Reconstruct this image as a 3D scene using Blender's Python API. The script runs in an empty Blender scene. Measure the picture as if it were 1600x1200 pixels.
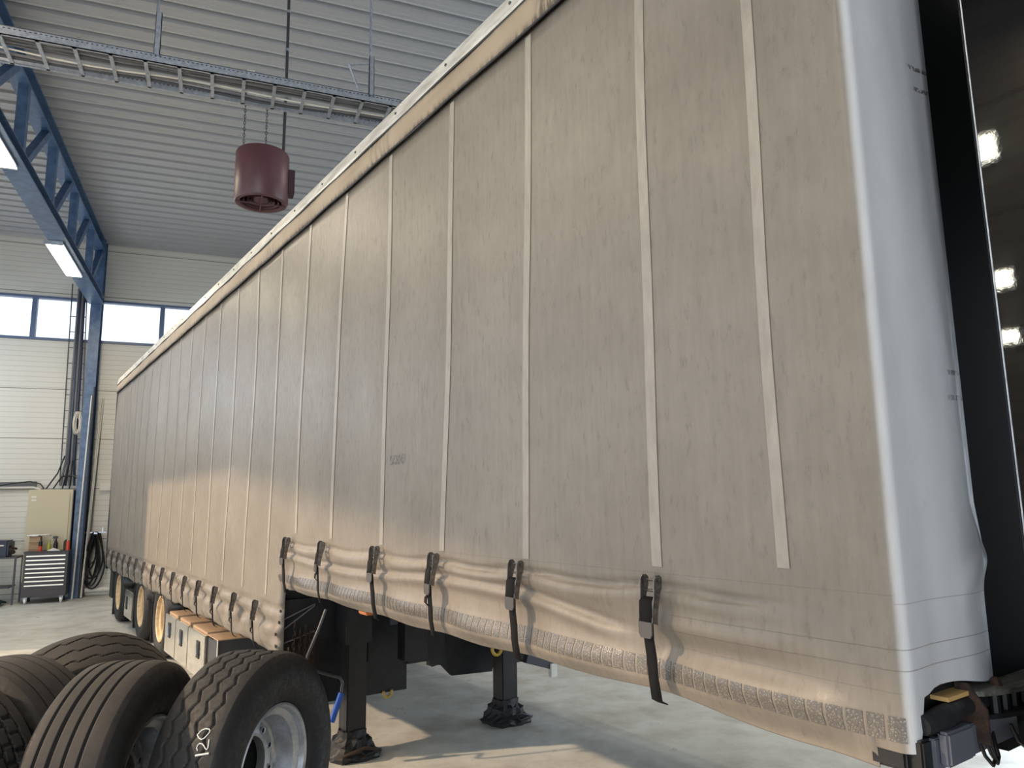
import bpy, bmesh, math, random
from mathutils import Vector, Matrix, Euler
random.seed(7)
S = bpy.context.scene
COL = S.collection
R = math.radians
PI = math.pi

# ------------------------------------------------------------------ camera
cam_d = bpy.data.cameras.new('camera'); cam = bpy.data.objects.new('camera', cam_d); COL.objects.link(cam)
cam_d.sensor_width = 36.0; cam_d.sensor_fit = 'HORIZONTAL'; cam_d.lens = 36.0 * 1145.8 / 1600.0
cam_d.clip_start = 0.05; cam_d.clip_end = 200
yaw, pit, rol = R(21.716), R(8.984), R(-0.8175)
F_ = Vector((math.sin(yaw) * math.cos(pit), math.cos(yaw) * math.cos(pit), math.sin(pit)))
R_ = Vector((math.cos(yaw), -math.sin(yaw), 0)); U_ = R_.cross(F_)
R2 = math.cos(rol) * R_ + math.sin(rol) * U_; U2 = -math.sin(rol) * R_ + math.cos(rol) * U_
m = Matrix((R2, U2, -F_)).transposed().to_4x4(); m.translation = Vector((0, 0, 1.79))
cam.matrix_world = m
S.camera = cam

# ------------------------------------------------------------------ colour management
S.view_settings.view_transform = 'Standard'; S.view_settings.look = 'None'
S.view_settings.gamma = 1.0; S.view_settings.exposure = 0.0
S.view_settings.use_curve_mapping = False
S.cycles.max_bounces = 6; S.cycles.use_denoising = True
S.cycles.sample_clamp_indirect = 6.0

# ------------------------------------------------------------------ world (bright overcast sky outside)
TH = R(13.6)     # the trailer stands at this angle in the hall
W = bpy.data.worlds.new('sky'); S.world = W; W.use_nodes = True
bg = W.node_tree.nodes['Background']; bg.inputs[0].default_value = (0.80, 0.90, 1.0, 1); bg.inputs[1].default_value = 1.5

def e_tr(v):     # trailer direction -> world direction
    return Vector((v[0] * math.cos(TH) - v[1] * math.sin(TH), v[0] * math.sin(TH) + v[1] * math.cos(TH), v[2]))
def p_tr(v):     # trailer point -> world point
    return e_tr((v[0] + 1.75, v[1] + 0.925, v[2]))

# low warm sun from the left, limited by the added wall's opening
sun_d = bpy.data.lights.new('sun', 'SUN'); sun_d.energy = 4.2; sun_d.color = (1.0, 0.74, 0.50); sun_d.angle = R(1.3)
sun = bpy.data.objects.new('sun', sun_d); COL.objects.link(sun)
sun.rotation_euler = (-e_tr((1, -.45, -.63))).to_track_quat('Z', 'Y').to_euler(); sun.location = (-8, 4, 8)

def area(name, loc, d, sx, sy, power, color, portal=False):
    l = bpy.data.lights.new(name, 'AREA'); l.shape = 'RECTANGLE'; l.size = sx; l.size_y = sy; l.energy = power; l.color = color
    o = bpy.data.objects.new(name, l); COL.objects.link(o); o.location = loc
    o.rotation_euler = Vector(d).to_track_quat('-Z', 'Y').to_euler()
    if portal: l.cycles.is_portal = True
    return o
# area lamps for daylight at the unseen gates, with two added fills
area('gate_daylight', (-4.6, -8.8, 2.6), (.25, 1, 0), 7.0, 4.6, 620, (0.84, 0.91, 1.0))
area('gate_daylight_right', (10.7, 4.5, 2.5), (-1, 0, 0), 8.0, 4.6, 430, (0.80, 0.90, 1.0))
area('rear_curtain_fill', tuple(p_tr((-4.7, 15.0, 4.2))), tuple(e_tr((1, -.25, -.25))), 4.5, 1.6, 210, (0.72, 0.84, 1.0))  # added cool lamp, no window here; brightens the rear of the curtain
area('left_opening_fill', tuple(p_tr((-4.75, 7.1, 2.6))), tuple(e_tr((1, 0, 0))), 10.0, 4.6, 30, (1.0, 0.90, 0.78))  # added warm fill at the opening of the unseen left wall

# ================================================================== helpers
def new_mat(name, color, rough=0.6, metal=0.0, spec=None):
    mt = bpy.data.materials.new(name); mt.use_nodes = True
    b = mt.node_tree.nodes['Principled BSDF']
    b.inputs['Base Color'].default_value = (*color, 1); b.inputs['Roughness'].default_value = rough; b.inputs['Metallic'].default_value = metal
    if spec is not None: b.inputs['Specular IOR Level'].default_value = spec
    return mt
class NT:
    """short-hand for node building"""
    def __init__(s, mt): s.t = mt.node_tree; s.b = s.t.nodes['Principled BSDF']; s.c = s.t.nodes.new('ShaderNodeTexCoord')
    def n(s, k, **kw):
        nd = s.t.nodes.new(k)
        for a, v in kw.items(): setattr(nd, a, v)
        return nd
    def l(s, a, b): s.t.links.new(a, b)
    def mapping(s, scale=(1, 1, 1), out='Object'):
        mp = s.n('ShaderNodeMapping'); mp.inputs['Scale'].default_value = scale; s.l(s.c.outputs[out], mp.inputs[0]); return mp.outputs[0]
    def noise(s, scale, vec=None, detail=4, rough=.55):
        nd = s.n('ShaderNodeTexNoise'); nd.inputs['Scale'].default_value = scale; nd.inputs['Detail'].default_value = detail; nd.inputs['Roughness'].default_value = rough
        if vec is not None: s.l(vec, nd.inputs['Vector'])
        return nd.outputs['Fac']
    def ramp(s, fac, stops):
        nd = s.n('ShaderNodeValToRGB'); e = nd.color_ramp.elements
        while len(e) < len(stops): e.new(.5)
        for i, (p, cc) in enumerate(stops):
            e[i].position = p; e[i].color = (*cc, 1) if len(cc) == 3 else cc
        s.l(fac, nd.inputs[0]); return nd.outputs[0]
    def mix(s, fac, a, b, mode='MIX'):
        nd = s.n('ShaderNodeMix', data_type='RGBA', blend_type=mode)
        for sock, v in ((nd.inputs[0], fac), (nd.inputs[6], a), (nd.inputs[7], b)):
            if isinstance(v, (int, float)): sock.default_value = v
            elif isinstance(v, tuple): sock.default_value = (*v, 1)
            else: s.l(v, sock)
        return nd.outputs[2]
    def math(s, op, a, b=0.0, c=None):
        nd = s.n('ShaderNodeMath', operation=op)
        for i, v in enumerate((a, b) if c is None else (a, b, c)):
            if isinstance(v, (int, float)): nd.inputs[i].default_value = v
            else: s.l(v, nd.inputs[i])
        return nd.outputs[0]
    def sep(s, out='Object'):
        nd = s.n('ShaderNodeSeparateXYZ'); s.l(s.c.outputs[out], nd.inputs[0]); return nd.outputs
    def bump(s, h, strength=.3, dist=.01):
        nd = s.n('ShaderNodeBump'); nd.inputs['Strength'].default_value = strength; nd.inputs['Distance'].default_value = dist
        s.l(h, nd.inputs['Height']); s.l(nd.outputs[0], s.b.inputs['Normal'])
    def color(s, v): s.l(v, s.b.inputs['Base Color'])
    def rough(s, v): s.l(v, s.b.inputs['Roughness'])
    def band(s, v, lo, hi, soft):
        """1 inside lo..hi, soft edges"""
        a = s.n('ShaderNodeMapRange', interpolation_type='SMOOTHSTEP'); s.l(v, a.inputs[0]); a.inputs[1].default_value = lo - soft; a.inputs[2].default_value = lo + soft
        b = s.n('ShaderNodeMapRange', interpolation_type='SMOOTHSTEP'); s.l(v, b.inputs[0]); b.inputs[1].default_value = hi - soft; b.inputs[2].default_value = hi + soft
        b.inputs[3].default_value = 1; b.inputs[4].default_value = 0
        return s.math('MULTIPLY', a.outputs[0], b.outputs[0])

class MB:
    def __init__(s): s.b = bmesh.new()
    def quad(s, pts):
        return s.b.faces.new([s.b.verts.new(p) for p in pts])
    def box(s, lo, hi, mat=None, bev=0.0):
        vs = [s.b.verts.new((x, y, z)) for x in (lo[0], hi[0]) for y in (lo[1], hi[1]) for z in (lo[2], hi[2])]
        if mat is not None:
            for v in vs: v.co = mat @ v.co
        fs = [s.b.faces.new([vs[i] for i in f]) for f in ((0, 1, 3, 2), (4, 6, 7, 5), (0, 4, 5, 1), (2, 3, 7, 6), (0, 2, 6, 4), (1, 5, 7, 3))]
        if bev:
            ed = list({e for f in fs for e in f.edges})
            bmesh.ops.bevel(s.b, geom=ed, offset=bev, segments=2, affect='EDGES')
        return s
    def bar(s, a, b, w, h=None, up=(0, 0, 1), bev=0):
        a, b = Vector(a), Vector(b); h = h or w; d = b - a; L = d.length; d.normalize()
        u = Vector(up); x = d.cross(u)
        if x.length < 1e-4: x = d.cross(Vector((1, 0, 0)))
        x.normalize(); z = x.cross(d)
        mt = Matrix((x, d, z)).transposed().to_4x4(); mt.translation = a
        return s.box((-w / 2, 0, -h / 2), (w / 2, L, h / 2), mt, bev)
    def tube(s, pts, r, n=8, closed=False, caps=True, radii=None):
        pts = [Vector(p) for p in pts]; rings = []; N = len(pts); prev = None
        for i, p in enumerate(pts):
            a = pts[(i - 1) % N] if (i > 0 or closed) else p; b = pts[(i + 1) % N] if (i < N - 1 or closed) else p
            t = (b - a).normalized()
            if prev is None:
                x = t.cross(Vector((0, 0, 1)));
                if x.length < .1: x = t.cross(Vector((1, 0, 0)))
            else: x = prev - t * prev.dot(t)
            x.normalize(); prev = x; y = t.cross(x); rr = radii[i] if radii else r
            rings.append([s.b.verts.new(p + rr * (math.cos(2 * PI * k / n) * x + math.sin(2 * PI * k / n) * y)) for k in range(n)])
        for i in range(N if closed else N - 1):
            A, B = rings[i], rings[(i + 1) % N]
            for k in range(n): s.b.faces.new((A[k], A[(k + 1) % n], B[(k + 1) % n], B[k]))
        if caps and not closed:
            s.b.faces.new(rings[0][::-1]); s.b.faces.new(rings[-1])
        return s
    def lathe(s, prof, n=32, mat=None, close=False):
        """prof: list of (radius, height) round the z axis"""
        rings = []
        for r_, h in prof:
            if r_ < 1e-6: rings.append([s.b.verts.new((0, 0, h))])
            else: rings.append([s.b.verts.new((r_ * math.cos(2 * PI * k / n), r_ * math.sin(2 * PI * k / n), h)) for k in range(n)])
        if mat is not None:
            for rg in rings:
                for v in rg: v.co = mat @ v.co
        pairs = list(zip(rings, rings[1:])) + ([(rings[-1], rings[0])] if close else [])
        for A, B in pairs:
            for k in range(n):
                k2 = (k + 1) % n
                if len(A) == 1 and len(B) == 1: break
                if len(A) == 1: s.b.faces.new((A[0], B[k2], B[k]))
                elif len(B) == 1: s.b.faces.new((A[k], A[k2], B[0]))
                else: s.b.faces.new((A[k], A[k2], B[k2], B[k]))
        return s
    def cyl(s, a, b, r, n=16): return s.tube([a, b], r, n)
    def grid(s, fn, nu, nv, cu=False):
        vs = [[s.b.verts.new(fn(i, j)) for j in range(nv)] for i in range(nu)]
        for i in range(nu if cu else nu - 1):
            for j in range(nv - 1):
                i2 = (i + 1) % nu
                s.b.faces.new((vs[i][j], vs[i2][j], vs[i2][j + 1], vs[i][j + 1]))
        return s
    def prism(s, poly, y0, y1, axis='y'):
        f = {'y': lambda p, t: (p[0], t, p[1]), 'x': lambda p, t: (t, p[0], p[1]), 'z': lambda p, t: (p[0], p[1], t)}[axis]
        A = [s.b.verts.new(f(p, y0)) for p in poly]; B = [s.b.verts.new(f(p, y1)) for p in poly]; n = len(poly)
        s.b.faces.new(A); s.b.faces.new(B[::-1])
        for i in range(n): s.b.faces.new((A[i], B[i], B[(i + 1) % n], A[(i + 1) % n]))
        return s
    def build(s, name, mat, parent=None, smooth=False, loc=None, rot=None, keepn=False):
        if not keepn: bmesh.ops.recalc_face_normals(s.b, faces=s.b.faces)
        me = bpy.data.meshes.new(name); s.b.to_mesh(me); s.b.free()
        if smooth:
            me.polygons.foreach_set('use_smooth', [True] * len(me.polygons))
            if smooth != 'all': me.set_sharp_from_angle(angle=R(38))
        me.materials.append(mat)
        o = bpy.data.objects.new(name, me); COL.objects.link(o)
        if parent is not None: o.parent = parent
        if loc is not None: o.location = loc
        if rot is not None: o.rotation_euler = rot
        return o
def tag(o, label=None, cat=None, group=None, kind=None):
    if label: o['label'] = label
    if cat: o['category'] = cat
    if group: o['group'] = group
    if kind: o['kind'] = kind
    return o
def empty(name, loc=(0, 0, 0), rz=0, rx=0, ry=0):
    o = bpy.data.objects.new(name, None); COL.objects.link(o); o.location = loc; o.rotation_euler = (rx, ry, rz); o.empty_display_size = .1
    return o
KIDS = {}
def children(o): return [c for c in bpy.data.objects if c.parent == o]
def copy_tree(o, parent=None):
    ch = children(o); c = o.copy(); COL.objects.link(c)
    if parent is not None: c.parent = parent
    for k in ch: copy_tree(k, c)
    return c

# ================================================================== materials
M = {}
# hall
mt = new_mat('concrete_floor', (.5, .5, .46), .35); t = NT(mt)
n1 = t.noise(.35, t.mapping(), 6); n2 = t.noise(2.2, t.mapping((1, 1.0, 1)), 7, .65); n3 = t.noise(60, t.mapping(), 3)
cA = t.ramp(n1, [(.3, (.52, .52, .48)), (.7, (.68, .69, .66))])
cB = t.mix(t.ramp(n2, [(.42, (0, 0, 0)), (.75, (1, 1, 1))]), cA, (.33, .31, .27))
cC = t.mix(t.ramp(n3, [(.62, (0, 0, 0)), (.72, (.5, .5, .5))]), cB, (.25, .23, .20))
t.color(cC); t.rough(t.ramp(n2, [(.3, (.24,) * 3), (.7, (.5,) * 3)])); t.bump(n3, .12, .004); M['floor'] = mt
mt = new_mat('wall_cladding', (.52, .50, .42), .5); t = NT(mt); z = t.sep()[2]
fr = t.math('FRACT', t.math('DIVIDE', z, .105)); ln = t.band(fr, .03, .16, .03)
big = t.band(t.math('FRACT', t.math('DIVIDE', t.math('SUBTRACT', z, .10), 1.017)), .0, .016, .004)
c1 = t.mix(t.math('MULTIPLY', ln, .45), (.60, .59, .54), (.38, .37, .34)); c1 = t.mix(big, c1, (.18, .17, .15))
t.color(c1); t.bump(ln, .5, -.004); M['wall'] = mt
M['ceiling'] = new_mat('ceiling_sheet', (.36, .37, .385), .38, .1)
M['trim'] = new_mat('white_trim', (.66, .65, .60), .5)
M['window_frame'] = new_mat('window_frame', (.10, .14, .24), .4)
g = new_mat('window_glass', (1, 1, 1), .02); g.node_tree.nodes['Principled BSDF'].inputs['Transmission Weight'].default_value = 1.0
g.node_tree.nodes['Principled BSDF'].inputs['IOR'].default_value = 1.02; M['glass'] = g
mt = new_mat('blue_steel', (.055, .105, .21), .38); t = NT(mt); n = t.noise(9, t.mapping(), 5)
t.color(t.ramp(n, [(.3, (.04, .08, .16)), (.75, (.09, .16, .29))])); M['blue'] = mt
mt = new_mat('galvanised_steel', (.42, .46, .52), .38, .85); t = NT(mt); n = t.noise(30, t.mapping(), 4)
t.color(t.ramp(n, [(.3, (.34, .38, .45)), (.7, (.55, .60, .68))])); M['galv'] = mt
M['dark_steel'] = new_mat('dark_steel', (.05, .055, .065), .45, .3)
M['cable_grey'] = new_mat('grey_cable', (.13, .13, .14), .6)
M['cable_white'] = new_mat('white_cable', (.6, .58, .52), .6)
mt = new_mat('maroon_paint', (.08, .028, .036), .42); t = NT(mt); n = t.noise(6, t.mapping((1, 1, .3)), 5)
t.color(t.ramp(n, [(.3, (.062, .024, .032)), (.75, (.105, .040, .050))])); M['maroon'] = mt
M['maroon_dark'] = new_mat('dark_maroon', (.04, .014, .02), .5)
e = new_mat('lamp_tube', (1, 1, 1)); eb = e.node_tree.nodes['Principled BSDF']; eb.inputs['Emission Color'].default_value = (1, .93, .72, 1); eb.inputs['Emission Strength'].default_value = 9; M['lamp'] = e
M['mirror_spot_glow'] = e.copy(); M['mirror_spot_glow'].name = 'mirror_spot_lens'; M['mirror_spot_glow'].node_tree.nodes['Principled BSDF'].inputs['Emission Strength'].default_value = 45  # strong glow for the added lamps that mirror in the black paint
M['cabinet'] = new_mat('beige_enamel', (.50, .45, .32), .45)
# trailer
mt = new_mat('curtain_fabric', (.4, .37, .33), .5); t = NT(mt); X, Y, Z = t.sep()[:3]
streak = t.noise(7, t.mapping((1, 5, .5)), 6, .6); cloud = t.noise(1.1, t.mapping((1, 1, 1.5)), 8, .68); speck = t.noise(26, t.mapping((1, 1.5, .55)), 4, .7); weave = t.noise(260, t.mapping((1, 1, .5)), 2)
base = t.ramp(cloud, [(.3, (.165, .142, .115)), (.5, (.212, .185, .153)), (.68, (.258, .228, .192))])
base = t.mix(.30, base, t.ramp(streak, [(.3, (.165, .14, .115)), (.7, (.27, .24, .205))]))
base = t.mix(t.math('MULTIPLY', t.ramp(speck, [(.56, (0, 0, 0)), (.74, (1, 1, 1))]), .5), base, (.10, .085, .07))
base = t.mix(t.math('MULTIPLY', weave, .22), base, (.14, .125, .11))
# welded hem lines along the bottom of the front section
for zz, a in ((1.555, .35), (1.432, .6), (1.385, .6), (1.335, .35)):
    k = t.band(t.math('ADD', Z, t.math('MULTIPLY', streak, .004)), zz - .0014 + .002, zz + .0014 + .002, .0009)
    k = t.math('MULTIPLY', k, t.band(Y, -.2, .72 if zz < 1.5 else 2.3, .05)); base = t.mix(t.math('MULTIPLY', k, a), base, (.10, .085, .07))
# paler, cooler grey tarpaulin round the front corner than along the side
front = t.band(Y, -1, .012, .010)
front_tone = t.mix(.35, (.60, .61, .62), t.ramp(streak, [(.3, (.46, .47, .49)), (.7, (.66, .67, .68))]))
front_tone = t.mix(t.math('MULTIPLY', t.ramp(speck, [(.66, (0, 0, 0)), (.8, (1, 1, 1))]), .25), front_tone, (.25, .25, .25))
for zz, a in ((1.535, .4), (1.432, .6), (1.385, .6)):
    k = t.band(Z, zz - .0012, zz + .0012, .0009); front_tone = t.mix(t.math('MULTIPLY', k, a), front_tone, (.12, .11, .11))
# black scuffs at the edge of the front flap
sc = t.noise(90, t.mapping((1, 1, .6)), 3, .7)
for z0, x0 in ((3.02, .33), (2.955, .36), (2.115, .36), (2.045, .35)):
    k = t.math('MULTIPLY', t.band(t.math('SUBTRACT', Z, t.math('MULTIPLY', X, .05)), z0 - .022, z0 - .008, .002), t.band(X, x0, .6, .015))
    k = t.math('MULTIPLY', k, t.ramp(sc, [(.42, (0, 0, 0)), (.5, (1, 1, 1))])); front_tone = t.mix(t.math('MULTIPLY', k, .85), front_tone, (.04, .04, .04))
base = t.mix(front, base, front_tone)
# worn mark of an old sticker and a pen scratch
k = t.math('MULTIPLY', t.band(Y, 2.53, 2.70, .004), t.band(Z, 1.985, 2.035, .004)); k = t.math('MULTIPLY', k, t.ramp(sc, [(.46, (0, 0, 0)), (.52, (1, 1, 1))]))
base = t.mix(t.math('MULTIPLY', k, .85), base, (.05, .045, .04))
t.color(base); t.rough(t.ramp(speck, [(.3, (.36,) * 3), (.7, (.52,) * 3)])); t.bump(t.math('ADD', weave, t.math('MULTIPLY', cloud, 2)), .12, .004); M['curtain'] = mt
mt = new_mat('weld_strip_fabric', (.5, .46, .39), .42); t = NT(mt); n = t.noise(14, t.mapping((1, 2, .6)), 5, .65)
t.color(t.ramp(n, [(.3, (.27, .24, .205)), (.7, (.36, .325, .28))])); M['strip'] = mt
mt = new_mat('valance_fabric', (.5, .4, .3), .6); t = NT(mt); X, Y, Z = t.sep()[:3]
st = t.noise(9, t.mapping((1, 3.5, .35)), 7, .75); blot = t.noise(1.3, t.mapping((1, 1, .2)), 5)
b0 = t.ramp(blot, [(.3, (.29, .225, .16)), (.7, (.43, .35, .255))])
edge = t.math('ADD', t.band(Z, 3.70, 3.800, .03), t.band(Z, 3.912, 4.1, .025)); dk = t.math('MULTIPLY', t.math('ADD', edge, t.ramp(blot, [(.55, (0,) * 3), (.68, (.9,) * 3)])), t.ramp(st, [(.38, (0,) * 3), (.6, (1,) * 3)]))
t.color(t.mix(t.math('MINIMUM', dk, .9), b0, (.06, .045, .035))); M['valance'] = mt
mt = new_mat('roof_rail_paint', (.6, .6, .56), .4); t = NT(mt); n = t.noise(5, t.mapping((1, .6, 3)), 6, .7)
t.color(t.ramp(n, [(.35, (.40, .38, .34)), (.6, (.66, .65, .60))])); M['rail'] = mt
mt = new_mat('reflective_foil', (.22, .21, .20), .3, .2); t = NT(mt); v = t.n('ShaderNodeTexVoronoi'); v.inputs['Scale'].default_value = 170; t.l(t.mapping(), v.inputs['Vector'])
t.color(t.ramp(v.outputs['Distance'], [(.12, (.30, .27, .235)), (.4, (.13, .12, .11))])); t.bump(v.outputs['Distance'], .4, .002); M['tape'] = mt
mt = new_mat('black_webbing', (.006, .006, .007), .8, 0, .2); M['webbing'] = mt
mt = new_mat('buckle_steel', (.33, .28, .24), .3, .9); t = NT(mt); n = t.noise(60, t.mapping(), 4, .6)
t.color(t.ramp(n, [(.35, (.13, .12, .11)), (.65, (.21, .20, .19))])); M['buckle'] = mt
M['lever'] = new_mat('lever_grey', (.11, .10, .095), .35, .5)
mt = new_mat('black_chassis', (.012, .013, .015), .5); t = NT(mt); n = t.noise(12, t.mapping(), 6, .7)
t.color(t.ramp(n, [(.35, (.004, .005, .007)), (.8, (.018, .018, .020))])); M['chassis'] = mt
M['black_gloss'] = new_mat('glossy_black_paint', (.003, .003, .004), .03); t = NT(M['black_gloss']); t.bump(t.noise(60, t.mapping(), 3), .02, .002)
M['black_matte'] = new_mat('matte_black_panel', (.003, .003, .0035), .6, 0, .08)
mt = new_mat('stainless_box', (.62, .60, .57), .12, .9); t = NT(mt); n = t.noise(3, t.mapping((1, 1, 2)), 5); t.color(t.ramp(n, [(.3, (.60, .57, .52)), (.7, (.82, .79, .74))])); t.bump(n, .35, .03); M['stainless'] = mt
M['cardboard'] = new_mat('brown_board', (.36, .25, .16), .8)
mt = new_mat('cream_rim', (.55, .40, .22), .5); t = NT(mt); n = t.noise(9, t.mapping(), 6, .7); t.color(t.ramp(n, [(.3, (.30, .19, .09)), (.65, (.70, .54, .33))])); M['rim_cream'] = mt
mt = new_mat('rubber', (.018, .018, .02), .7); t = NT(mt); n = t.noise(5, t.mapping(), 8, .75); n2 = t.noise(45, t.mapping(), 4, .7)
c0 = t.ramp(n, [(.35, (.004, .005, .007)), (.62, (.009, .010, .012)), (.8, (.020, .019, .019))]); c0 = t.mix(t.math('MULTIPLY', t.ramp(n2, [(.6, (0,) * 3), (.8, (1,) * 3)]), .25), c0, (.06, .055, .05))
t.color(c0); t.rough(t.ramp(n2, [(.3, (.5,) * 3), (.7, (.8,) * 3)])); t.bump(n2, .25, .003); M['rubber'] = mt
mt = new_mat('worn_tread_rubber', (.05, .045, .04), .7); t = NT(mt); n = t.noise(6, t.mapping(), 8, .75); n2 = t.noise(60, t.mapping(), 4, .7)
c0 = t.ramp(n, [(.3, (.009, .009, .010)), (.7, (.032, .027, .025))]); c0 = t.mix(t.math('MULTIPLY', t.ramp(n2, [(.62, (0,) * 3), (.8, (1,) * 3)]), .3), c0, (.10, .09, .08))
t.color(c0); t.bump(n2, .3, .003); M['tread'] = mt
M['groove'] = new_mat('groove_rubber', (.006, .006, .007), .9)
mt = new_mat('silver_rim', (.48, .50, .54), .33, .75); t = NT(mt); n = t.noise(25, t.mapping(), 5, .7); t.color(t.ramp(n, [(.3, (.36, .38, .41)), (.7, (.56, .58, .61))])); M['rim_silver'] = mt
M['chalk'] = new_mat('white_chalk_paint', (.62, .66, .66), .8)
M['orange'] = new_mat('amber_lens', (.42, .13, .03), .25)
M['blue_grip'] = new_mat('blue_rubber_grip', (.008, .075, .42), .4)
mt = new_mat('rusty_steel', (.15, .06, .03), .8, .2); t = NT(mt); n = t.noise(35, t.mapping(), 6, .7); t.color(t.ramp(n, [(.35, (.012, .010, .009)), (.75, (.085, .042, .024))])); M['rust'] = mt
mt = new_mat('greasy_plate', (.2, .2, .18), .45, .3); t = NT(mt); n = t.noise(9, t.mapping((1, 4, 1)), 7, .8); t.color(t.ramp(n, [(.35, (.06, .06, .055)), (.65, (.30, .30, .26))])); M['plate'] = mt
M['wood'] = new_mat('ply_wood', (.50, .32, .12), .7)
M['grey_steel'] = new_mat('grey_painted_steel', (.12, .13, .16), .4, .3)
M['red'] = new_mat('red_can', (.55, .06, .03), .35); M['black_plastic'] = new_mat('black_plastic', (.012, .012, .013), .4)
M['white_plastic'] = new_mat('white_plastic', (.72, .72, .70), .4); M['green_yellow'] = new_mat('yellow_green_plastic', (.35, .36, .06), .35)
M['handle_strip'] = new_mat('aluminium_handle', (.75, .72, .64), .3, .6)
M['cart'] = new_mat('cart_enamel', (.028, .020, .022), .35); M['hose'] = new_mat('black_hose', (.008, .008, .009), .42)
M['navy'] = new_mat('navy_casing', (.012, .022, .05), .45); M['yellow'] = new_mat('yellow_hook', (.45, .30, .05), .45)

# ================================================================== the hall
def struct(name, mb, mat, parent=None, **kw):
    o = mb.build(name, mat, parent, **kw)
    if parent is None: o['kind'] = 'structure'
    return o
YW = 17.35; ZC = 7.37
struct('floor', MB().box((-9, -9, -.2), (11, 19, 0)), M['floor'])
# corrugated ceiling, ribs run across (along x)
def ceiling():
    mb = MB(); per = .30; prof = []
    y = -9.0
    while y < YW + .2:
        for dy, dz in ((0, -.010), (.018, 0), (.11, 0), (.117, .006), (.124, 0), (.19, 0), (.208, -.010), (.222, .07), (.286, .07)): prof.append((y + dy, ZC + dz))
        y += per
    A = [mb.b.verts.new((-9, p[0], p[1])) for p in prof]; B = [mb.b.verts.new((11, p[0], p[1])) for p in prof]
    for i in range(len(prof) - 1): mb.b.faces.new((A[i], B[i], B[i + 1], A[i + 1]))
    mb.box((-9, -9, ZC + .09), (11, YW + .3, ZC + .25))
    return mb
o = struct('ceiling', ceiling(), M['ceiling'])
# far wall with a band of windows
WZ0, WZ1 = 5.20, 6.13
wb = MB(); wb.box((-9, YW, 0), (11, YW + .2, WZ0)); wb.box((-9, YW, WZ1), (11, YW + .2, ZC + .1))
wb.box((-9, YW, WZ0 - .01), (-7.33, YW + .2, WZ1 + .01)); wb.box((8.3, YW, WZ0 - .01), (11, YW + .2, WZ1 + .01))
struct('wall_far', wb, M['wall'])
for i in range(13):
    x0 = -7.32 + 1.2 * i; x1 = x0 + 1.2
    if x0 > 3.2: 
        pass
    root = empty('window_%d' % (i + 1), (x0 + .6, YW, WZ0)); root['kind'] = 'structure'
    fr = MB(); w = .6
    fr.box((-w, .0, 0), (-w + .045, .12, WZ1 - WZ0)); fr.box((w - .045, .0, 0), (w, .12, WZ1 - WZ0))
    fr.box((-w, -.015, 0), (w, .12, .05)); fr.box((-w, -.015, WZ1 - WZ0 - .05), (w, .12, WZ1 - WZ0))
    fr.build('window_frame', M['window_frame'], root)
    MB().box((-w + .045, .06, .05), (w - .045, .075, WZ1 - WZ0 - .05)).build('window_pane', M['glass'], root)
# plinth ledges on the far wall
struct('trim_1', MB().box((-2.28, YW - .07, 2.10), (11, YW, 2.25), bev=.006), M['trim'])
# unseen added wall parallel with the trailer, its opening shapes the sun patch
def tr_parent(name):
    o = empty(name, tuple(p_tr((0, 0, 0))), TH); return o
Lw = MB()
Lx = -4.8
Lw.box((Lx - .2, .3, 0), (Lx, 2.0, 7.6)); Lw.box((Lx - .2, 12.3, 0), (Lx, 17.5, 7.6)); Lw.box((Lx - .2, 2.0, 5.22), (Lx, 12.3, 7.6))
o = struct('wall_sun_mask', Lw, M['wall'], loc=tuple(p_tr((0, 0, 0))), rot=(0, 0, TH))
# right wall and back wall (behind the camera) with an open gate
struct('wall_right', MB().box((10.8, -9, 0), (11, .5, ZC + .1)).box((10.8, 8.5, 0), (11, YW + .2, ZC + .1)).box((10.8, .5, 4.9), (11, 8.5, ZC + .1)), M['wall'])
bw = MB().box((-9, -9.2, 0), (-8.1, -9, ZC + .1)); bw.box((-1.1, -9.2, 0), (11, -9, ZC + .1)); bw.box((-8.1, -9.2, 4.9), (-1.1, -9, ZC + .1))
struct('wall_back', bw, M['wall'])

# ---- column and roof truss
colr = empty('steel_column', (-2.55, 17.14, 0)); tag(colr, 'blue steel column on the far wall carrying the roof truss', 'column')
c_ = MB(); c_.box((-.10, -.15, 0), (.10, -.135, ZC)); c_.box((-.10, .135, 0), (.10, .15, ZC)); c_.box((-.008, -.14, 0), (.008, .14, ZC)); c_.build('column_profile', M['blue'], colr)
MB().box((-.11, -.16, 0), (.11, .16, .02)).build('base_plate', M['blue'], colr)
tr = empty('roof_truss', (-2.58, 17.0, 6.0)); tag(tr, 'blue steel lattice roof truss running up under the corrugated ceiling', 'truss')
Y0t, Y1t = -14 + 5.2, -0.02      # local y range (world 8.2..17)
Y0t = -21.5
u = MB(); zt = ZC - 6.0
u.box((-.11, Y0t, zt - .03), (.11, Y1t, zt - .005)); u.box((-.11, Y0t, zt - .26), (.11, Y1t, zt - .235)); u.box((-.01, Y0t, zt - .24), (.01, Y1t, zt - .02)); u.build('top_chord', M['blue'], tr)
u = MB(); u.box((-.10, Y0t, .085), (.18, Y1t, .10)); u.box((-.10, Y0t, -.06), (.18, Y1t, -.045)); u.box((.03, Y0t, -.05), (.05, Y1t, .09))
u.build('bottom_chord', M['blue'], tr)
yy = 15.72 - 17.0
while yy > Y0t + 2:
    MB().box((-.02, yy - .06, .10), (.10, yy + .06, zt - .25)).build('truss_post', M['blue'], tr)
    MB().bar((.04, yy + .14, .10), (.04, yy + 1.30, zt - .25), .10, .10, (1, 0, 0)).build('truss_diagonal', M['blue'], tr)
    yy -= 1.79
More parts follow.
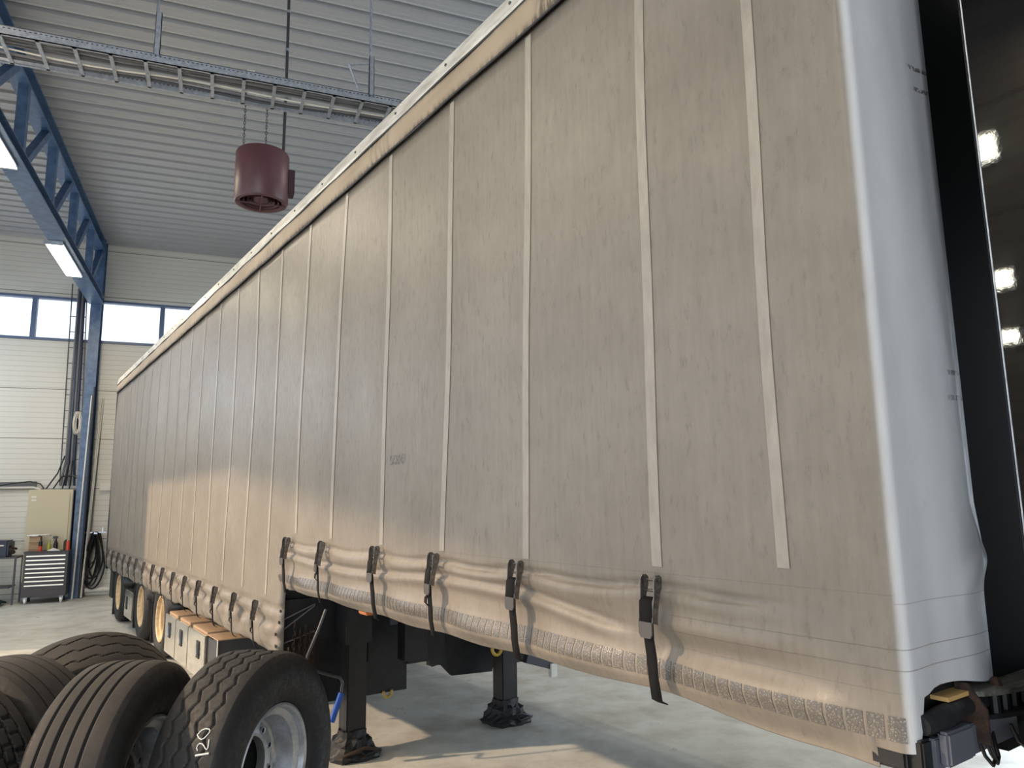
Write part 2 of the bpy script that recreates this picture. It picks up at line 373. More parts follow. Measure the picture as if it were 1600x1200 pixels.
# ---- lamps along the truss
def lamp_fixture(y, label, vis=True):
    root = empty('ceiling_lamp', (-2.60, y, 5.90)); tag(root, label, 'lamp', 'strip lamps hung along the truss')
    root.scale = (1, 1.22, .6)
    b = MB(); b.box((-.13, -.72, 0), (.13, .72, .06), bev=.01); b.box((-.13, -.75, -.04), (.13, -.72, .06)); b.box((-.13, .72, -.04), (.13, .75, .06)); b.build('lamp_housing', M['galv'], root)
    MB().box((-.115, -.715, -.045), (.115, .715, -.002), bev=.015).build('lamp_diffuser', M['lamp'], root)
    for sy in (-.5, .5): MB().box((-.02, sy - .02, .055), (.02, sy + .02, .075)).build('lamp_bracket', M['galv'], root)
    l = area('lamp_light', (-2.60, y, 5.84), (0, 0, -1), .22, 1.4, 95, (1, .84, .62)); return root
lamp_fixture(13.86, 'glowing strip lamp on the truss near the blue column')
lamp_fixture(9.2, 'glowing strip lamp at the left edge of the picture')
for y in (5.0, .3): area('lamp_light', (-2.86, y, 5.80), (0, 0, -1), .22, 1.4, 95, (1, .84, .62))
for x, y in ((4.5, -2), (4.5, 3), (4.5, 8), (7.5, 1)): area('lamp_light', (x, y, 6.6), (0, 0, -1), .3, 1.6, 70, (1, .90, .75))

# ---- unseen lamps added to make the bright spots mirrored in the black paint
for z, h, lab in ((4.77, .24, 'upper'), (3.58, .15, 'middle'), (3.08, .11, 'lowest')):
    root = empty('mirror_spot_lamp', tuple(p_tr((-4.8, 1.57, z))), TH); tag(root, lab + ' added lamp out of view, making a spot mirrored in the black truck', 'lamp', 'added lamps for the mirrored spots')
    MB().box((0, -.09, -h / 2 - .02), (.05, .09, h / 2 + .02), bev=.006).build('lamp_housing', M['galv'], root)
    MB().box((.05, -.07, -h / 2), (.075, .07, h / 2), bev=.01).build('mirror_spot_lens', M['mirror_spot_glow'], root)

# ---- cable tray across the hall
ty0, ty1, tz = 6.0, 6.42, 5.26
tray = empty('cable_ladder', (-.2, ty0, tz)); tag(tray, 'galvanised cable ladder crossing the hall below the ceiling', 'cable tray')
for ly, nm in ((0, 'side_rail'), (ty1 - ty0, 'side_rail')):
    b = MB(); b.box((-3.4, ly - .004, 0), (4.2, ly + .004, .075)); b.box((-3.4, ly - .004, 0), (4.2, ly + (.022 if ly == 0 else -.022), .006)); b.box((-3.4, ly - .004, .070), (4.2, ly + (.022 if ly == 0 else -.022), .076)); nf = len(b.b.faces); x = -3.35
    while x < 3: b.box((x, ly - .0055, .050), (x + .014, ly - .0038, .058)); x += .034
    b.b.faces.ensure_lookup_table()
    for f_ in b.b.faces[nf:]: f_.material_index = 1
    b.build(nm, M['galv'], tray).data.materials.append(M['dark_steel'])
x = -3.2
while x < 2.6:
    MB().box((x, 0, .0), (x + .028, ty1 - ty0, .016)).build('rung', M['galv'], tray); x += .245
for i in range(9):
    ly = .05 + .016 * i + random.uniform(0, .004); pts = [(-3.4 + j * .25, ly + .012 * math.sin(j * 1.3 + i), .024 + .008 * (i % 2) + .004 * math.sin(j * .9 + i)) for j in range(30)]
    MB().tube(pts, .0085, 6).build('cable', M['cable_grey'] if i % 3 else M['dark_steel'], tray, smooth=True)
for i, (ly, rr, mm) in enumerate(((.24, .007, 'cable_white'), (.29, .011, 'cable_grey'), (.34, .012, 'dark_steel'))):
    pts = [(-3.4 + j * .25, ly + .02 * math.sin(j * .8 + i), .022 + .006 * math.sin(j * 1.1)) for j in range(30)]
    MB().tube(pts, rr, 6).build('cable', M[mm], tray, smooth=True)
for x, lab in ((-.41, 1), (1.29, 2)):
    b = MB(); b.box((x - .022, -.035, .06), (x + .022, -.012, .42)); b.box((x - .022, -.035, .06), (x - .018, .0, .42)); b.box((x + .018, -.035, .06), (x + .022, .0, .42))
    b.build('hanger_plate', M['galv'], tray); MB().cyl((x - .012, -.02, .35), (x - .012, -.02, ZC - tz), .011, 8).build('hanger_rod', M['galv'], tray)
b = MB(); b.bar((1.24, .10, .06), (1.10, .02, .33), .012).bar((1.10, .02, .33), (1.27, -.01, .36), .012); b.build('hanger_brace', M['galv'], tray)

# ---- fan heater hanging from chains
HY = 7.5
hx, hz = .27, 4.80
fan = empty('fan_heater', (hx, HY, hz)); tag(fan, 'round maroon fan heater hanging on chains below the ceiling', 'heater')
RR, HH = .262, .53
MB().lathe([(RR - .05, .0), (RR - .012, .0), (RR, .02), (RR, HH - .02), (RR - .01, HH), (0, HH + .004)], 64).lathe([(RR - .05, 0), (RR - .052, .14), (0, .15)], 64).build('heater_casing', M['maroon'], fan, smooth=True)
for i, r0 in enumerate((.215, .175, .135, .10)):
    MB().lathe([(r0 - .012, .012 + .012 * i), (r0, .002 + .010 * i), (r0 - .002, .05 + .01 * i), (r0 - .016, .05 + .01 * i)], 48, close=True).build('louvre_ring', M['maroon_dark'] if i % 2 else M['maroon'], fan, smooth=True)
MB().lathe([(0, .03), (.07, .03), (.085, .06), (.085, .10), (0, .10)], 32).build('fan_hub', M['maroon'], fan, smooth=True)
for a in (0, 90, 180, 270):
    MB().bar((0, 0, -.004), (.235 * math.cos(R(a)), .235 * math.sin(R(a)), -.004), .012, .008).build('grille_spoke', M['maroon'], fan)
MB().box((RR - .01, -.07, .12), (RR + .055, .07, .38), bev=.006).build('junction_box', M['maroon_dark'], fan)
# the chains
for (cx_, cy_) in ((-.19, 0.02), (.03, .17)):
    c_ = MB(); z = HH
    i = 0
    while z < 6.0 - hz:
        pts = []
        for q in range(10):
            a = 2 * PI * q / 10; dx, dz = .009 * math.cos(a), .021 * math.sin(a)
            pts.append((cx_ + (dx if i % 2 else 0), cy_ + (0 if i % 2 else dx), z + .02 + dz))
        c_.tube(pts, .0035, 5, closed=True); z += .034; i += 1
    c_.build('chain', M['dark_steel'], fan)
MB().box((-.28, -.03, 6.0 - hz), (.26, .03, 6.05 - hz)).box((-.20, -.015, 6.01 - hz), (-.17, .2, 6.04 - hz)).box((.015, -.015, 6.01 - hz), (.045, .2, 6.04 - hz)).build('hanger_bar', M['galv'], fan)
cd = MB(); cd.tube([(.20, .03, HH - .02), (.205, .03, 1.4), (.20, .03, ZC - hz)], .016, 10); cd.build('supply_conduit', M['dark_steel'], fan, smooth=True)
for z in (1.35, 1.75, 2.2): MB().lathe([(.017, z), (.022, z), (.022, z + .03), (.017, z + .03)], 10, Matrix.Translation((.203, .03, 0)), close=True).build('conduit_clip', M['galv'], fan)
o = tag(MB().box((-.05, 0, 0), (.05, .08, .10)).box((-.035, -.01, .02), (.035, 0, .08)).build('junction_box', M['trim'], None, loc=(.15, 9.4, ZC - .10)), 'small pale junction box on the ceiling behind the cable ladder', 'junction box')

# ================================================================== the trailer
T = empty('curtainsider_trailer', tuple(p_tr((0, 0, 0))), TH)
tag(T, 'long curtain-sided semi trailer with dirty grey tarpaulin standing across the hall', 'trailer')
LEN = 13.75; YS = 4.42
BKF = [.76, 1.49, 2.15, 2.80, 3.57, 4.24]; BKR = [4.90, 5.49, 6.12, 6.75, 7.35, 7.94, 8.55, 9.15, 9.8, 10.4, 10.95, 11.5, 12.1, 12.7, 13.3]
def gs(x, c, w): return math.exp(-((x - c) / w) ** 2)
def lerp(a, b, t): return a + (b - a) * t
def ss(a, b, x):
    t = max(0, min(1, (x - a) / (b - a))); return t * t * (3 - 2 * t)
def near(y, L): return min(abs(y - b) for b in L)
def cdisp(y, z):
    """how far the cloth stands out of the side plane (metres, outward)"""
    d = .012 * math.sin(y * 1.9 + .6) * math.sin((z - 1.5) / 2.3 * PI) if 1.5 < z < 3.8 else 0
    d += .004 * math.sin(y * 9.3) * ss(1.2, 2.2, z) * (1 - ss(3.0, 3.8, z))
    if y <= YS:
        nb = near(y, BKF); pull = gs(nb, 0, .14); f = ss(.15, .5, y)
        fw = .25 + .75 * ss(.35, .8, y)
        if y < .76: f = ss(.1, .45, y) * .8
        # upper crease next to the buckle tops
        zc = 1.515 - .012 * math.sin((y - .76) / .70 * PI) ** 2
        amp = (1 - .45 * pull) * ss(.18, .55, y) * (1 if y < 2.4 else .55)
        amp *= .75 + .5 * gs(nb, .12, .22)
        d += -.020 * gs(z, zc, .008) * amp + .011 * gs(z, zc - .030, .020) * amp
        # soft swelling and the lower crease over the pole
        d += .016 * gs(z, 1.455, .035) * (1 - pull) * fw
        zp = 1.385 + .045 * ss(.75, 1.5, y) - .02 * math.sin(y * 2.4)
        if y > .80: d += (-.015 * gs(z, zp, .014) + .016 * gs(z, zp - .032, .022)) * ss(.80, 1.1, y)
        else: d += (-.016 * gs(z, 1.33, .035) + .016 * gs(z, 1.40, .03)) * ss(.1, .5, y)
        # the roll at the hem
        d += .022 * gs(z, 1.26 + .015 * math.sin(y * 3.1), .045) * (.5 + .5 * math.cos(PI * min(1, nb / .35)) * -1 + .5) * .8
        d += -.03 * (1 - ss(1.16, 1.23, z))
        d -= .018 * pull * gs(z, 1.30, .14)
        if y > 4.0: d += .01 * math.sin(y * 40) * gs(z, 1.22, .1) * ss(4.0, 4.3, y)
        d += .02 * ss(4.05, 4.42, y) * gs(z, 1.33, .16) * math.sin(y * 21 + z * 16)
    else:
        nb = near(y, BKR); pull = gs(nb, 0, .12)
        d += (-.016 * gs(z, 1.045, .014) + .020 * gs(z, 1.0, .03) - .014 * gs(z, .935, .02) + .016 * gs(z, .87, .04))
        d += .012 * gs(z, .80, .03) * (1 - pull) - .03 * (1 - ss(.70, .80, z))
        d -= .014 * pull * gs(z, .90, .12)
        w = .016 * math.sin(y * 14 + z * 19) + .010 * math.sin(y * 31 - z * 27)
        d += w * gs(z, .85, .13) * (1 - ss(5.5, 7.5, y) * .6)
        if y < 5.0: d += .022 * math.sin(z * 34 + y * 6) * gs(y, YS, .12) * ss(.7, .78, z) * (1 - ss(1.0, 1.15, z))
    return d
CR = .035; XW = .435
def path(s):
    """s>=0: along the side; s<0: round the front corner and across the front. returns x,y,nx,ny"""
    if s >= CR: return 0, s, -1, 0
    q = CR * PI / 2
    if s > CR - q:
        a = (CR - s) / CR; return CR - CR * math.cos(a), CR - CR * math.sin(a), -math.cos(a), -math.sin(a)
    return CR + (CR - q - s), 0, 0, -1
SMIN = CR - CR * PI / 2 - (XW - CR)
def zbot(s):
    x, y, nx, ny = path(s)
    if y < .001 and x > CR:
        return 1.20 + .12 * ss(.03, .075, x) + .015 * ss(.08, .16, x) - .025 * ss(.2, .43, x)
    if y < .085: return 1.205
    if y < YS: return 1.158 + .032 * ss(.2, .9, y) + .006 * math.sin(y * 2.1) - .010 * gs(near(y, BKF), .33, .2)
    return .725 + .012 * math.sin(y * 5.1) + .006 * math.sin(y * 13) + .02 * gs(y, YS, .05)
def zrows(zb, zt=3.82):
    r, z = [], zb
    mid, lo = 1.25, 1.66
    n0 = 24; n1 = 34; n2 = 20
    mid = max(mid, zb + .02)
    return [lerp(zb, mid, i / n0) for i in range(n0)] + [lerp(mid, lo, i / n1) for i in range(n1)] + [lerp(lo, zt, (i / n2)) for i in range(n2 + 1)]
def cpoint(s, z, off=0.0):
    x, y, nx, ny = path(s)
    f = ss(.02, .25, y) if s > 0 else 0
    d = cdisp(max(y, 0), z) * f if s > 0 else .006 * math.sin(x * 14 + z * 2) * ss(.03, .15, x) * (1 - ss(.38, .43, x)) + .018 * gs(z, 1.60 + (x - .4) * .6, .05) * gs(x, .42, .09)
    d += off
    return (x + nx * d, y + ny * d, z)
mb = MB()
sv = []; s = SMIN
while s < -.02: sv.append(s); s += .03
sv += [-.02, -.012, -.004, .004, .012, .02, .028, .036, .05, .07, .085]
ZB = lambda s, lo, hi: zbot(min(max(s, lo), hi))
mb.grid(lambda i, j: cpoint(sv[i], zrows(ZB(sv[i], -9, .0849))[j]), len(sv), 79)
sv2 = [.085]; s = .105
while s < YS: sv2.append(s); s += .026
sv2.append(YS)
mb.grid(lambda i, j: cpoint(sv2[i], zrows(ZB(sv2[i], .0851, YS - .001))[j]), len(sv2), 79)
sv3 = [YS]; s = YS + .03
while s < LEN - .02: sv3.append(s); s += .035 if s < 8 else .07
sv3.append(LEN)
mb.grid(lambda i, j: cpoint(sv3[i], zrows(ZB(sv3[i], YS + .001, 99))[j]), len(sv3), 79)
bmesh.ops.remove_doubles(mb.b, verts=[v for v in mb.b.verts if v.co.z > 1.245], dist=.0004)
curtain = mb.build('side_curtain', M['curtain'], T, smooth='all')
so = curtain.modifiers.new('thickness', 'SOLIDIFY'); so.thickness = .003; so.offset = -1
# other side curtain, rear doors, roof, front wall
MB().box((2.52, .02, .75), (2.55, LEN, 3.95)).build('far_side_curtain', M['curtain'], T)
MB().box((.0, LEN + .0, .72), (2.55, LEN + .06, 3.98)).build('rear_doors', M['black_matte'], T)
MB().box((-.012, LEN - .01, .75), (.02, LEN + .06, 3.93)).build('rear_post', M['dark_steel'], T)
rf = MB(); N = 60
def roofp(i, j):
    y = -.01 + (LEN + .03) * i / (N - 1); x = lerp(.03, 2.52, j / 8)
    return (x, y, 4.01 + .05 * math.sin(PI * j / 8) + .05 * gs(y, 5.5, 1.3) * (1 if j else .6))
rf.grid(roofp, N, 9).build('roof_cover', M['rail'], T, smooth='all')
MB().box((.42, .01, 1.20), (2.13, .05, 3.95)).build('front_wall', M['black_matte'], T)
MB().box((2.11, .0, 1.20), (2.55, .05, 3.95)).build('front_corner_flap', M['curtain'], T)
# roof rail
rr = MB(); prof = [(-.006, 3.915), (-.024, 3.922), (-.026, 3.945), (-.010, 4.03), (.05, 4.055), (.06, 3.915)]
rr.prism(prof, -.02, LEN + .01); rail = rr.build('roof_rail', M['rail'], T)
for i in range(24):
    y = .35 + i * .57
    MB().cyl((-.010, y, 3.985), (-.024, y, 3.982), .008, 8).build('rivet', M['dark_steel'], rail)
lip = MB(); pts = [(-.024, -.02 + i * .25, 3.922 + .004 * math.sin(i * 1.7)) for i in range(56)]
lip.tube(pts, .007, 6).build('rail_gasket', M['black_plastic'], rail, smooth=True)
# valance
va = MB()
def vp(i, j):
    y = -.01 + (LEN + .02) * i / 240; z = lerp(3.782, 3.925, j / 6)
    return (-.018 - .008 * math.sin(PI * j / 6) - .004 * math.sin(y * 6 + j), y, z + (.004 * math.sin(y * 3.3) if j == 0 else 0))
va.grid(vp, 241, 7); va = va.build('valance', M['valance'], T, smooth='all'); va.modifiers.new('thickness', 'SOLIDIFY').thickness = .004
hm = MB(); hm.tube([(-.022, -.01 + (LEN + .02) * i / 100, 3.780 + .003 * math.sin(i)) for i in range(101)], .006, 6).build('valance_hem', M['black_plastic'], va, smooth=True)
hm = MB(); hm.box((.0, -.025, 3.78), (.45, -.01, 3.92)).build('front_valance', M['valance'], T)
# weld strips
STR = [(.29, .30, 3.77, 1.60), (.72, .76, 3.77, 1.575), (1.385, 1.465, 3.77, 1.56), (2.03, 2.13, 3.77, 1.56), (2.72, 2.785, 3.77, 1.56), (3.36, 3.50, 3.77, 1.57)]
y = 4.02
while y < 13.3: STR.append((y, y + .12, 3.77, 1.585 if y < 4.1 else 1.12)); y += .63
for k, (ya, yb, za, zb_) in enumerate(STR):
    sb = MB(); n = 60; w = .021 if k else .019
    def f(i, j, ya=ya, yb=yb, za=za, zb_=zb_, n=n, w=w):
        t_ = i / (n - 1); z = lerp(zb_, za, t_); yc = lerp(yb, ya, t_) + .006 * math.sin(z * 3.1 + ya * 5) * math.sin(PI * t_)
        return cpoint(yc + (j - 1) * w, z, .0028)
    sb.grid(f, n, 3).build('weld_strip', M['strip'], T, smooth='all')
# reflective tape: cells along the hem
tp = MB(); s = -.30
cells = []
yy = .008
while yy < 4.40:
    w = .048
    z1, z0 = (1.283 + .018 * ss(.3, 1.2, yy)), (1.228 + .012 * ss(.3, 1.2, yy))
    if yy > 4.0: z1 -= .01
    n = 5
    rnd = .006
    vs = []
    tp.grid(lambda i, j: cpoint(yy + .0045 + (w - .009) * i / 3, lerp(z0, z1, j / 5), .0018), 4, 6)
    yy += w
tp.build('reflective_tape', M['tape'], T, smooth='all')
# torn patch at the front corner and black scuffed corner fitting
cf = MB(); cf.box((.004, .02, 1.165), (.10, .105, 1.235), bev=.006).box((.02, -.012, 1.16), (.075, .03, 1.235), bev=.005); cf.build('corner_fitting', M['chassis'], T)
MB().box((.012, .02, 1.165), (.016, .10, 1.24)).build('corner_plate', M['rust'], T)

# ---- buckles with straps
def make_buckle(length, parent):
    b = MB()
    for sy in (-1, 1):
        b.prism([(-.006, -.004), (-.016, .004), (-.032, .002), (-.040, -.012), (-.042, -.06), (-.050, -.10), (-.054, -.138), (-.030, -.144), (-.026, -.10), (-.016, -.06), (-.006, -.03)], sy * .0290 - .0015, sy * .0290 + .0015)
        b.prism([(-.010, -.004), (-.022, .003), (-.030, -.008), (-.026, -.034), (-.012, -.030)], sy * .0240 - .0015, sy * .0240 + .0015)
    b.cyl((-.022, -.030, -.045), (-.022, .030, -.045), .0045, 8).cyl((-.020, -.030, -.012), (-.020, .030, -.012), .004, 8)
    for sy in (-1, 1):
        for zz, xx in ((-.012, -.022), (-.045, -.024), (-.088, -.036)): b.cyl((xx, sy * .031, zz), (xx, sy * .036, zz), .0045, 8)
    fr = b.build('buckle', M['buckle'], parent, smooth=True)
    lv = MB(); lv.prism([(-.028, -.136), (.028, -.136), (.027, -.172), (.019, -.184), (-.019, -.184), (-.027, -.172)], -.056, -.050, 'x'); lv.build('lever_plate', M['lever'], fr)
    st = MB()
    zs = [(-.062, -.034), (-.075, -.045), (-.10, -.050), (-.128, -.050), (-.150, -.040), (-.19, -.036), (-.24, -.034), (-.30, -.030), (-length, -.012), (-length - .012, .01)]
    ws = [.019, .0255, .0265, .0265, .023, .020, .021, .020, .022, .022]
    st.grid(lambda i, j: (zs[i][1] - .002 * math.cos((j - 1) * 1.2), (j - 1) * ws[i] + .004 * math.sin(i * 1.7), zs[i][0]), len(zs), 3)
    sp = st.build('strap', M['webbing'], fr, smooth='all'); so = sp.modifiers.new('thickness', 'SOLIDIFY'); so.thickness = .003; so.offset = 0
    tl = MB(); pts = [(-.038, .024, -.185), (-.050, .030, -.20), (-.052, .028, -.222), (-.042, .022, -.235)]
    tl.grid(lambda i, j: (pts[i][0], pts[i][1] + .0, pts[i][2]) if j == 0 else (pts[i][0] + .004, pts[i][1] - .016, pts[i][2] - .004), 4, 2)
    tt = tl.build('strap_tail', M['webbing'], fr, smooth='all'); so = tt.modifiers.new('thickness', 'SOLIDIFY'); so.thickness = .003
    return fr
bkF = make_buckle(.372, T); bkR = make_buckle(.338, T)
FR = [bkF] + [copy_tree(bkF, T) for _ in BKF[1:]]
for i, y in enumerate(BKF):
    o = FR[i]
    if i not in (2, 4):
        for q in [c for c in children(o) if c.name.startswith('strap_tail')]: bpy.data.objects.remove(q)
    o.location = (-.012, y, 1.549 + (0.004 if i % 2 else 0)); o.rotation_euler = (R((0, 1, 2, -2, 5, 1)[i]), 0, R((0, 2, -3, 3, -6, 5)[i]))
for i, y in enumerate(BKR):
    o = bkR if i == 0 else copy_tree(bkR, T)
    o.location = (-.014, y, 1.066 + random.uniform(-.006, .006)); o.rotation_euler = (R(random.uniform(-3, 3)), 0, R(random.uniform(-4, 4)))

# eyelets and bungee cords at the step
for z in (1.03, .955, .875, .795):
    MB().lathe([(.004, 0), (.012, 0), (.012, .004), (.004, .004)], 12, Matrix.Translation((cpoint(YS + .035, z)[0] - .001, YS + .035, z)) @ Matrix.Rotation(-PI / 2, 4, 'Y')).lathe([(0, .002), (.009, .002)], 12, Matrix.Translation((cpoint(YS + .035, z)[0] - .001, YS + .035, z)) @ Matrix.Rotation(-PI / 2, 4, 'Y')).build('eyelet', M['black_plastic'], T)
for a, b in (((-.004, YS + .03, .955), (.26, YS + .02, 1.06)), ((-.004, YS + .03, .875), (.26, YS + .02, 1.05)), ((-.004, YS + .03, .795), (.26, YS + .02, .87))):
    MB().cyl(a, b, .005, 6).build('bungee_cord', M['cable_grey'], T)

# ---- chassis
MB().box((.03, .10, 1.215), (.075, YS, 1.30)).build('side_raven_front', M['chassis'], T).name = 'side_rail'
MB().box((.04, .03, 1.205), (2.50, YS + .3, 1.34)).build('front_deck', M['chassis'], T)
MB().box((.05, YS + .06, .80), (2.50, LEN, 1.10)).build('rear_deck', M['chassis'], T)
for x in (.72, 1.70):
    MB().box((x, .6, 1.10), (x + .12, YS + .2, 1.205)).build('gooseneck_beam', M['chassis'], T)
    MB().box((x, YS + .1, .58), (x + .12, LEN - .3, .80)).build('chassis_beam', M['chassis'], T)
sp = MB(); sp.prism([(.03, .34), (1.06, .33), (1.06, .80), (1.16, 1.21), (.03, 1.21)], YS + .12, YS + .16); sp.build('step_panel', M['chassis'], T)
MB().box((.03, YS + .10, .69), (.07, YS + .18, 1.21)).build('step_post', M['dark_steel'], T)
sp = MB(); sp.prism([(1.06, .80), (1.06, .52), (1.25, .52), (1.28, .47), (1.40, .49), (1.40, .80)], YS + .10, YS + .16); sp.build('cross_beam', M['chassis'], T)
sp = MB(); sp.prism([(1.28, .82), (1.28, .47), (1.40, .46), (1.50, .36), (1.90, .34), (1.95, .60), (1.95, .82)], YS + .16, YS + .20); sp.build('gusset_plate', M['chassis'], T)
MB().box((1.05, YS + .12, .80), (2.5, YS + .16, 1.21)).build('bulkhead_plate', M['chassis'], T)
MB().box((.86, 4.18, .62), (1.05, 4.30, 1.21)).build('cross_frame_plate', M['chassis'], T)
for i in range(4): MB().cyl((1.98 + .05 * i, 4.3, .50 + .03 * (i % 2)), (2.02 + .05 * i, 4.5, .44), .028, 8).build('valve', M['chassis'], T)
MB().box((1.95, 4.30, .45), (2.30, 4.42, .82)).build('valve_box', M['chassis'], T)
mk = MB(); mk.bar((2.05, 4.30, .47), (2.33, 4.30, .38), .05, .07); mk = mk.build('lamp_arm', M['dark_steel'], T)
MB().box((2.29, 4.26, .29), (2.36, 4.30, .40), bev=.004).build('side_reflector', M['trim'], T)

# landing legs
def foot_mesh(mb, cx, cy, cz=0):
    n = 22
    rng = random.Random(3)
    prof = [(.21, .0), (.215, .02), (.19, .05), (.16, .085), (.15, .12), (.12, .14), (.115, .185)]
    rings = []
    for r_, h in prof:
        ring = []
        for k in range(n):
            a = 2 * PI * k / n; sq = 1 / max(abs(math.cos(a)), abs(math.sin(a))) ** .6
            q = r_ * .82 * sq * (1 + rng.uniform(-.10, .10)); ring.append(mb.b.verts.new((cx + q * math.cos(a), cy + q * math.sin(a), h + (rng.uniform(-.012, .012) if h > .01 else 0))))
        rings.append(ring)
    for A, B in zip(rings, rings[1:]):
        for k in range(n): mb.b.faces.new((A[k], A[(k + 1) % n], B[(k + 1) % n], B[k]))
    mb.b.faces.new(rings[-1]); mb.b.faces.new(rings[0][::-1])
for lx, mark in ((.52, 0), (1.86, 1)):
    lg = MB().box((lx - .075, 4.255, .10), (lx + .075, 4.405, .80), bev=.008).build('landing_leg', M['grey_steel'] if 0 else M['chassis'], T)
    MB().box((lx - .10, 4.23, .62 if mark else .78), (lx + .10, 4.43, 1.21), bev=.006).build('outer_tube', M['chassis'], lg)
    f = MB(); foot_mesh(f, lx, 4.33); f = f.build('foot', M['rubber'], lg)
    for a in (0, 1): 
        MB().tube([(lx - .15, 4.22, .03), (lx - .10 + .1 * a, 4.17, .06), (lx + .02, 4.15, .09 - .05 * a), (lx + .15, 4.17, .05)], .012, 6).build('foot_bracket', M['rust'] if a == 0 and not mark else M['chassis'], f, smooth=True)
MB().cyl((1.86, 4.23, .66), (1.86, 4.226, .66), .028, 20).build('round_sticker', M['white_plastic'], T)
hk = MB(); hk.tube([(1.72 + .045 * math.cos(R(a)), 4.24, .60 + .05 * math.sin(R(a))) for a in range(150, 400, 25)], .014, 8).build('yellow_hook', M['yellow'], T, smooth=True)
hk = MB(); hk.tube([(.89 + .035 * math.cos(R(a)), 4.525, .335 + .035 * math.sin(R(a))) for a in range(160, 400, 25)], .012, 8).build('yellow_hook', M['yellow'], T, smooth=True)
MB().box((.72, 4.14, .9), (.78, 4.16, 1.2)).build('strap_bracket', M['dark_steel'], T)
# crank
cr = MB(); cr.tube([(.25, 4.2, 1.05), (.20, 4.2, .92), (.125, 4.2, .75), (.12, 4.2, .70), (.16, 4.2, .655), (.30, 4.2, .60), (.365, 4.2, .575), (.385, 4.2, .54), (.375, 4.2, .46)], .0105, 8)
cr = cr.build('crank_handle', M['dark_steel'], T, smooth=True)
MB().tube([(.378, 4.2, .47), (.31, 4.2, .29)], .021, 12).build('grip', M['blue_grip'], cr, smooth=True)
# chains
for (x, z0, z1) in ((.10, .95, .44), (.14, .90, .40), (.18, .92, .36), (.215, .88, .34), (.24, .85, .31), (.06, .78, .50)):
    c_ = MB(); z = z0; i = 0
    while z > z1:
        pts = []
        for q in range(10):
            a = 2 * PI * q / 10; dx, dz = .010 * math.cos(a), .019 * math.sin(a)
            pts.append((x + .004 * math.sin(i) + (dx if i % 2 else 0), 4.40 + (0 if i % 2 else dx), z - .015 + dz))
        c_.tube(pts, .0045, 5, closed=True); z -= .029; i += 1
    c_.build('chain', M['rust'], T)
MB().lathe([(.0, 0), (.035, 0), (.04, .01), (.035, .02), (0, .02)], 20, Matrix.Translation((.09, 4.36, .56)) @ Matrix.Rotation(PI / 2, 4, 'X')).build('chain_roller', M['rust'], T, smooth=True)
MB().box((.03, 3.03, 1.160), (.08, 3.14, 1.195), bev=.006).build('marker_lamp', M['orange'], T)
# ---- stainless tool box
for y0, y1, x0 in ((6.55, 7.25, .0), (7.27, 7.85, .0), (7.87, 8.42, .0)):
    bx = MB().box((x0, y0, .16), (x0 + .55, y1, .575), bev=.008).build('tool_box', M['stainless'], T)
    MB().box((x0 + .03, y0 + .04, .574), (x0 + .50, y1 - .06, .60), bev=.004).build('box_lid', M['cardboard'], bx)
    MB().box((x0 - .008, y0 + .2 if y0 < 7 else y0 + .25, .34), (x0 + .006, y0 + .31 if y0 < 7 else y0 + .36, .50), bev=.003).build('latch_recess', M['black_plastic'], bx)
    MB().bar((x0 - .014, (y0 + .255 if y0 < 7 else y0 + .305) - .015, .365), (x0 - .014, (y0 + .255 if y0 < 7 else y0 + .305) + .01, .475), .02, .012, (1, 0, 0)).build('latch', M['galv'], bx)
MB().box((.02, 6.30, .16), (.56, 6.50, .57), bev=.004).build('board_stack', M['dark_steel'], T)
MB().box((.01, 6.12, .14), (.50, 6.28, .59)).build('board_stack', M['dark_steel'], T); MB().box((.01, 6.12, .591), (.52, 6.50, .60)).build('box_lid', M['cardboard'], T)
MB().box((.004, 6.11, .12), (.010, 6.125, .60)).build('box_frame', M['trim'], T)
bx = MB().box((.04, 11.05, .16), (.5, 11.75, .55), bev=.008).build('tool_box', M['stainless'], T)
MB().box((.03, 11.5, .28), (.045, 11.6, .46)).build('latch_recess', M['black_plastic'], bx)
MB().box((.02, 12.95, .30), (.5, 13.3, .75)).build('rear_bracket', M['chassis'], T)

